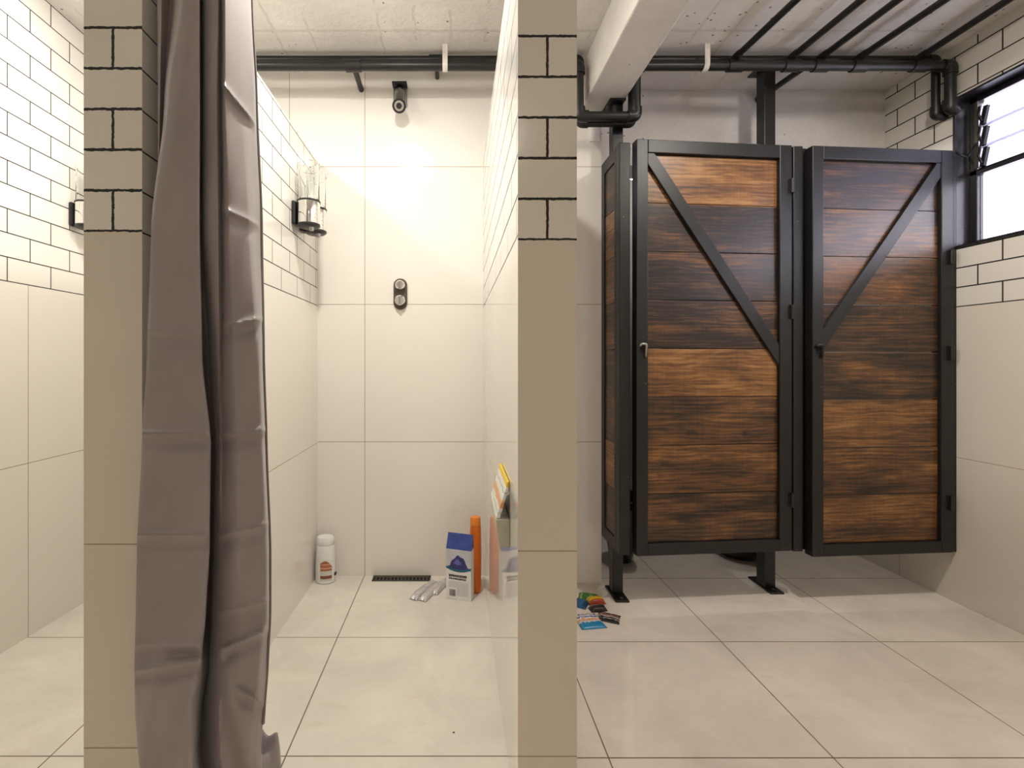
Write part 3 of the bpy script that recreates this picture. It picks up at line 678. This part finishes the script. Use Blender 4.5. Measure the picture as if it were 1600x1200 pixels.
bm = BM(); a = [(Wd*i/n, .110+.012*(2*i/n-1)**2) for i in range(n+1)]; flat(bm, a + [(q, r_+.009) for q, r_ in a[::-1]], e*1.5); obj('teal_stripe', bm, teal, cb)
bm = BM(); 
for row, (za, zc) in enumerate(((.089, .099), (.079, .086))):
    xq = .012
    while xq < Wd*.80:
        ww = random.uniform(.003, .0065); flat(bm, [(xq, za+random.uniform(0, .002)), (xq+ww, za), (xq+ww, zc-random.uniform(0, .002)), (xq, zc)], e*1.2); xq += ww+random.uniform(.0008, .0016)
obj('title_print', bm, ink, cb)
bm = BM()
for k in range(9):
    zq = .069-k*.0062; x0 = .012 if k < 4 else .046
    xq = x0
    while xq < Wd*.88:
        ww = random.uniform(.004, .012); flat(bm, [(xq, zq), (min(xq+ww, Wd*.9), zq), (min(xq+ww, Wd*.9), zq+.0017), (xq, zq+.0017)], e*1.2); xq += ww+.002
obj('small_print', bm, inkg, cb)
bm = BM(); xq = .014
while xq < .038:
    ww = random.uniform(.0007, .0018); flat(bm, [(xq, .014), (xq+ww, .014), (xq+ww, .040), (xq, .040)], e*1.2); xq += ww+random.uniform(.0006, .0014)
obj('barcode', bm, ink, cb)

# orange bottle
x, y = .1010, 1.950; z = sfz(y)
b = thing('orange_bottle', 'tall slim orange bottle standing behind the carton against the stall wall', 'bottle', (x, y, z))
bm = BM(); lathe(bm, [(.021, 0), (.0232, .004), (.0235, .02), (.0235, .15), (.0228, .24), (.0215, .268)], (0, 0, 0), 32); smooth_angle(obj('body', bm, MT['orange'], b))
bm = BM(); lathe(bm, [(.0213, .269), (.0211, .285), (.0196, .302), (.016, .304), (.004, .3045)], (0, 0, 0), 32); smooth_angle(obj('cap', bm, MT['orangecap'], b))

# pouch builder
def pouch(bm, w, l, t, nx=14, ny=14, puff=.5, wav=0.):
    top = []; bot = []
    for i in range(nx+1):
        a = []; c = []
        for j in range(ny+1):
            u = i/nx*2-1; q = j/ny*2-1
            h = t*(max(0, (1-u**4)*(1-q**4)))**puff
            wz = wav*math.sin(u*4+q*3)*.5
            a.append(bm.verts.new((u*w/2*(1-.03*(1-q*q)), q*l/2, h+wz+.0004))); c.append(bm.verts.new((u*w/2*(1-.03*(1-q*q)), q*l/2, wz*.0)))
        top.append(a); bot.append(c)
    for i in range(nx):
        for j in range(ny):
            bm.faces.new((top[i][j], top[i+1][j], top[i+1][j+1], top[i][j+1])); bm.faces.new((bot[i][j], bot[i][j+1], bot[i+1][j+1], bot[i+1][j]))
    for i in range(nx):
        for j in (0, ny): bm.faces.new((top[i][j], bot[i][j], bot[i+1][j], top[i+1][j]))
    for j in range(ny):
        for i in (0, nx): bm.faces.new((top[i][j], top[i][j+1], bot[i][j+1], bot[i][j]))
    return bm
# three silver stick packs lying together
sd = math.atan2(.19, .085)-math.pi/2
for k, (cx, cy, lab_, dz) in enumerate(((-.107, 1.955, 'silver foil stick pack on the shower floor, leftmost of the three by the carton', 0), (-.073, 1.945, 'silver foil stick pack lying between two others by the carton', .0), (-.040, 1.985, 'silver foil stick pack on the shower floor, the one tucked closest to the carton', 0.))):
    bm = pouch(BM(), .034, .185 if k < 2 else .15, .013, 8, 20, .45, .002)
    o = obj('foil_packet', bm, MT['foil'], None, loc=(cx, cy, sfz(cy)+.0035), smooth=True); o.rotation_euler = (-.033, 0, sd+.03*(k-1))
    tag(o, lab_, 'packet', 'silver stick packs')

# holder on the stall wall and the pouch leaning in it
def wx(y): return .128+.0126*(y-.912)
y0, y1 = 1.046, 1.25
h = thing('wall_holder', 'pale green wall holder on the right stall wall carrying the white packet', 'holder', (wx(1.15), 1.15, .566))
bm = BM()
hexa(bm, [(.106, y0, .566), (wx(y0), y0, .566), (wx(y1), y1, .566), (.112, y1, .566), (.098, y0, .626), (wx(y0), y0, .626), (wx(y1), y1, .626), (.103, y1, .626)])
part('tray', bm, MT['holder'], h, bevel=.002)
pk = bands('white_packet', 2, [(0, (.80, .80, .76)), (.12, (.62, .66, .52)), (.2, (.82, .80, .76)), (.32, (.75, .36, .14)), (.52, (.80, .62, .35)), (.6, (.82, .82, .78)), (.78, (.45, .52, .42)), (.84, (.83, .82, .78))], .3, 0, .25, 6)
yel = simple('yellow_top', (.85, .60, .01), .35, 0, .08)
pt = thing('soap_packet', 'white printed packet with a yellow top leaning in the wall holder', 'packet', (.115, 1.148, .627))
bm = BM(); hexa(bm, [(.0995, y0+.004, .627), (.108, y0+.004, .627), (.112, y1-.006, .627), (.104, y1-.006, .627), (.1215, y0+.004, .694), (.1275, y0+.004, .694), (.130, y1-.006, .694), (.124, y1-.006, .694)])
part('pouch', bm, pk, pt, bevel=.001)
bm = BM(); hexa(bm, [(.1215, y0+.004, .6945), (.1275, y0+.004, .6945), (.130, y1-.006, .6945), (.124, y1-.006, .6945), (.1245, y0+.004, .707), (.1282, y0+.004, .707), (.131, y1-.006, .707), (.127, y1-.006, .707)])
o = part('yellow_fold', bm, yel, pt, bevel=.001); o['label'] = 'yellow folded top'

# sachets on the floor by the right pillar
def fl(px, py): Y = 727.5/(py-565); return ((px-704)/750*Y, Y)
BK, WH = (.010, .010, .011), (.78, .76, .74)
SA = [
 ('sachet_packet', 'green sachet on the floor, farthest back of the pile beside the pillar', (919, 934), .078, .062, .010, -20, bands('green_sachet', 0, [(0, (.015, .10, .015)), (.12, (.30, .40, .12)), (.2, (.02, .14, .02)), (.55, (.10, .25, .06)), (.7, (.012, .09, .014))], .3, 0, .3, 5), 0),
 ('sachet_packet', 'dark blue sachet half hidden by the pillar edge', (903, 943), .080, .07, .010, -30, bands('navy_sachet', 0, [(0, (.012, .07, .18)), (.6, (.015, .10, .24)), (.8, (.010, .05, .14))], .3, 0, .2, 4), 0),
 ('sachet_packet', 'yellow and red sachet lying on top of the green one', (931, 943), .066, .045, .018, 8, bands('yellow_sachet', 1, [(0, (.30, .03, .01)), (.2, (.5, .13, .02)), (.28, (.62, .42, .01)), (.55, (.5, .28, .01)), (.7, (.66, .46, .02))], .28, 0, .25, 5), .006),
 ('sachet_packet', 'dark brown folded sachet between the yellow and the black ones', (934, 953), .068, .036, .016, 10, bands('brown_sachet', 1, [(0, (.02, .013, .011)), (.7, (.45, .28, .25)), (.8, (.03, .02, .018))], .35, 0, .1, 5), 0),
 ('sachet_packet', 'flat black sachet with a white print, nearest the steel post', (951, 966), .082, .066, .006, -24, bands('black_sachet', 1, [(0, BK), (.25, (.40, .38, .36)), (.32, BK), (.46, (.55, .50, .46)), (.56, (.05, .02, .02)), (.66, (.50, .20, .18)), (.74, BK)], .35, 0, .45, 7), 0),
 ('sachet_packet', 'blue and orange sachet on the floor, nearest the viewer', (920, 971), .098, .105, .009, 8, bands('blue_orange_sachet', 1, [(0, (.02, .22, .42)), (.32, (.60, .70, .75)), (.38, (.72, .36, .16)), (.52, WH), (.60, (.06, .08, .25)), (.68, (.70, .68, .74)), (.76, (.08, .08, .22)), (.82, (.74, .58, .40)), (.9, WH)], .3, 0, .35, 6), 0),
]
for nm, lab_, (px, py), wd, ln, th, rot, mt, dz in SA:
    x, y = fl(px, py); bm = pouch(BM(), wd, ln, th, 12, 12, .45)
    o = obj(nm, bm, mt, None, loc=(x, y, .001+dz), smooth=True); o.rotation_euler = (0, 0, R(rot)); tag(o, lab_, 'sachet', 'sachets on the floor by the pillar')

# ------------------------------------------------------------------ lamps
def lamp(label, x, y, z, power, col=(1, .955, .88), r=.05, body=True, drop=0, down=0):
    li = bpy.data.lights.new('lamp_light', 'POINT'); li.energy = power; li.color = col; li.shadow_soft_size = r
    lo = bpy.data.objects.new('lamp_light', li); C.objects.link(lo)
    if body:
        t_ = thing('ceiling_lamp', label, 'lamp', (x, y, CEIL))
        bm = BM(); lathe(bm, [(.055, -.012), (.06, -.008), (.06, 0)], (0, 0, 0), 28); smooth_angle(obj('rose', bm, MT['blackpl'], t_))
        lo.parent = t_; lo.location = (0, 0, z-CEIL)
        if drop:
            bm = BM(); tube(bm, [(0, 0, -.01), (0, 0, z-CEIL+.05)], .006, 8); obj('stem', bm, MT['blackpl'], t_)
            bm = BM(); lathe(bm, [(.004, .0), (.016, .006), (.022, .02), (.02, .036), (.012, .05)], (0, 0, z-CEIL), 20); smooth_angle(obj('bulb', bm, MT['bulb'], t_)); lo.location = (0, 0, z-CEIL-.03); li.shadow_soft_size = .012
    else: lo.location = (x, y, z)
    if down:
        ld = bpy.data.lights.new('lamp_panel', 'AREA'); ld.energy = down; ld.color = col; ld.shape = 'DISK'; ld.size = .11
        lp = bpy.data.objects.new('lamp_panel', ld); C.objects.link(lp); lp.parent = t_; lp.location = (0, 0, -.02)
    return lo
lamp('round ceiling lamp over the middle shower stall', -.24, 1.23, 2.16, 2.8, down=15.5)
lamp('round ceiling lamp over the left shower stall', -1.06, 1.23, 2.16, 5.0, down=11.5)
lamp('round ceiling lamp in front of the toilet doors', 1.25, 1.0, 2.16, 9, (1, .93, .84), down=19)
lamp('round ceiling lamp over the entrance', .3, -.75, 2.16, 2.6, (1, .93, .84))
lamp('hanging bulb inside the left toilet cubicle', .957, 2.53, 1.93, 11, (1, .97, .95), drop=1)
lamp('hanging bulb inside the right toilet cubicle', 1.75, 2.53, 1.93, 9, (1, .97, .95), drop=1)
wd = bpy.data.worlds.new('outside'); bpy.context.scene.world = wd; wd.use_nodes = True
bg = wd.node_tree.nodes['Background']; bg.inputs[0].default_value = (.92, .87, 1.0, 1); bg.inputs[1].default_value = 7.0

# ------------------------------------------------------------------ camera
cam = bpy.data.cameras.new('camera'); co = bpy.data.objects.new('camera', cam); C.objects.link(co)
cam.sensor_width = 36; cam.lens = 36*750/1600; cam.shift_x = 96/1600; cam.shift_y = -35/1600; cam.clip_start = .02
co.location = (0, 0, CAMZ); co.rotation_euler = (R(90), 0, 0)
sc = bpy.context.scene; sc.camera = co
sc.view_settings.view_transform = 'Standard'; sc.view_settings.look = 'None'; sc.view_settings.gamma = 1; sc.view_settings.use_curve_mapping = False
sc.view_settings.exposure = 0.0
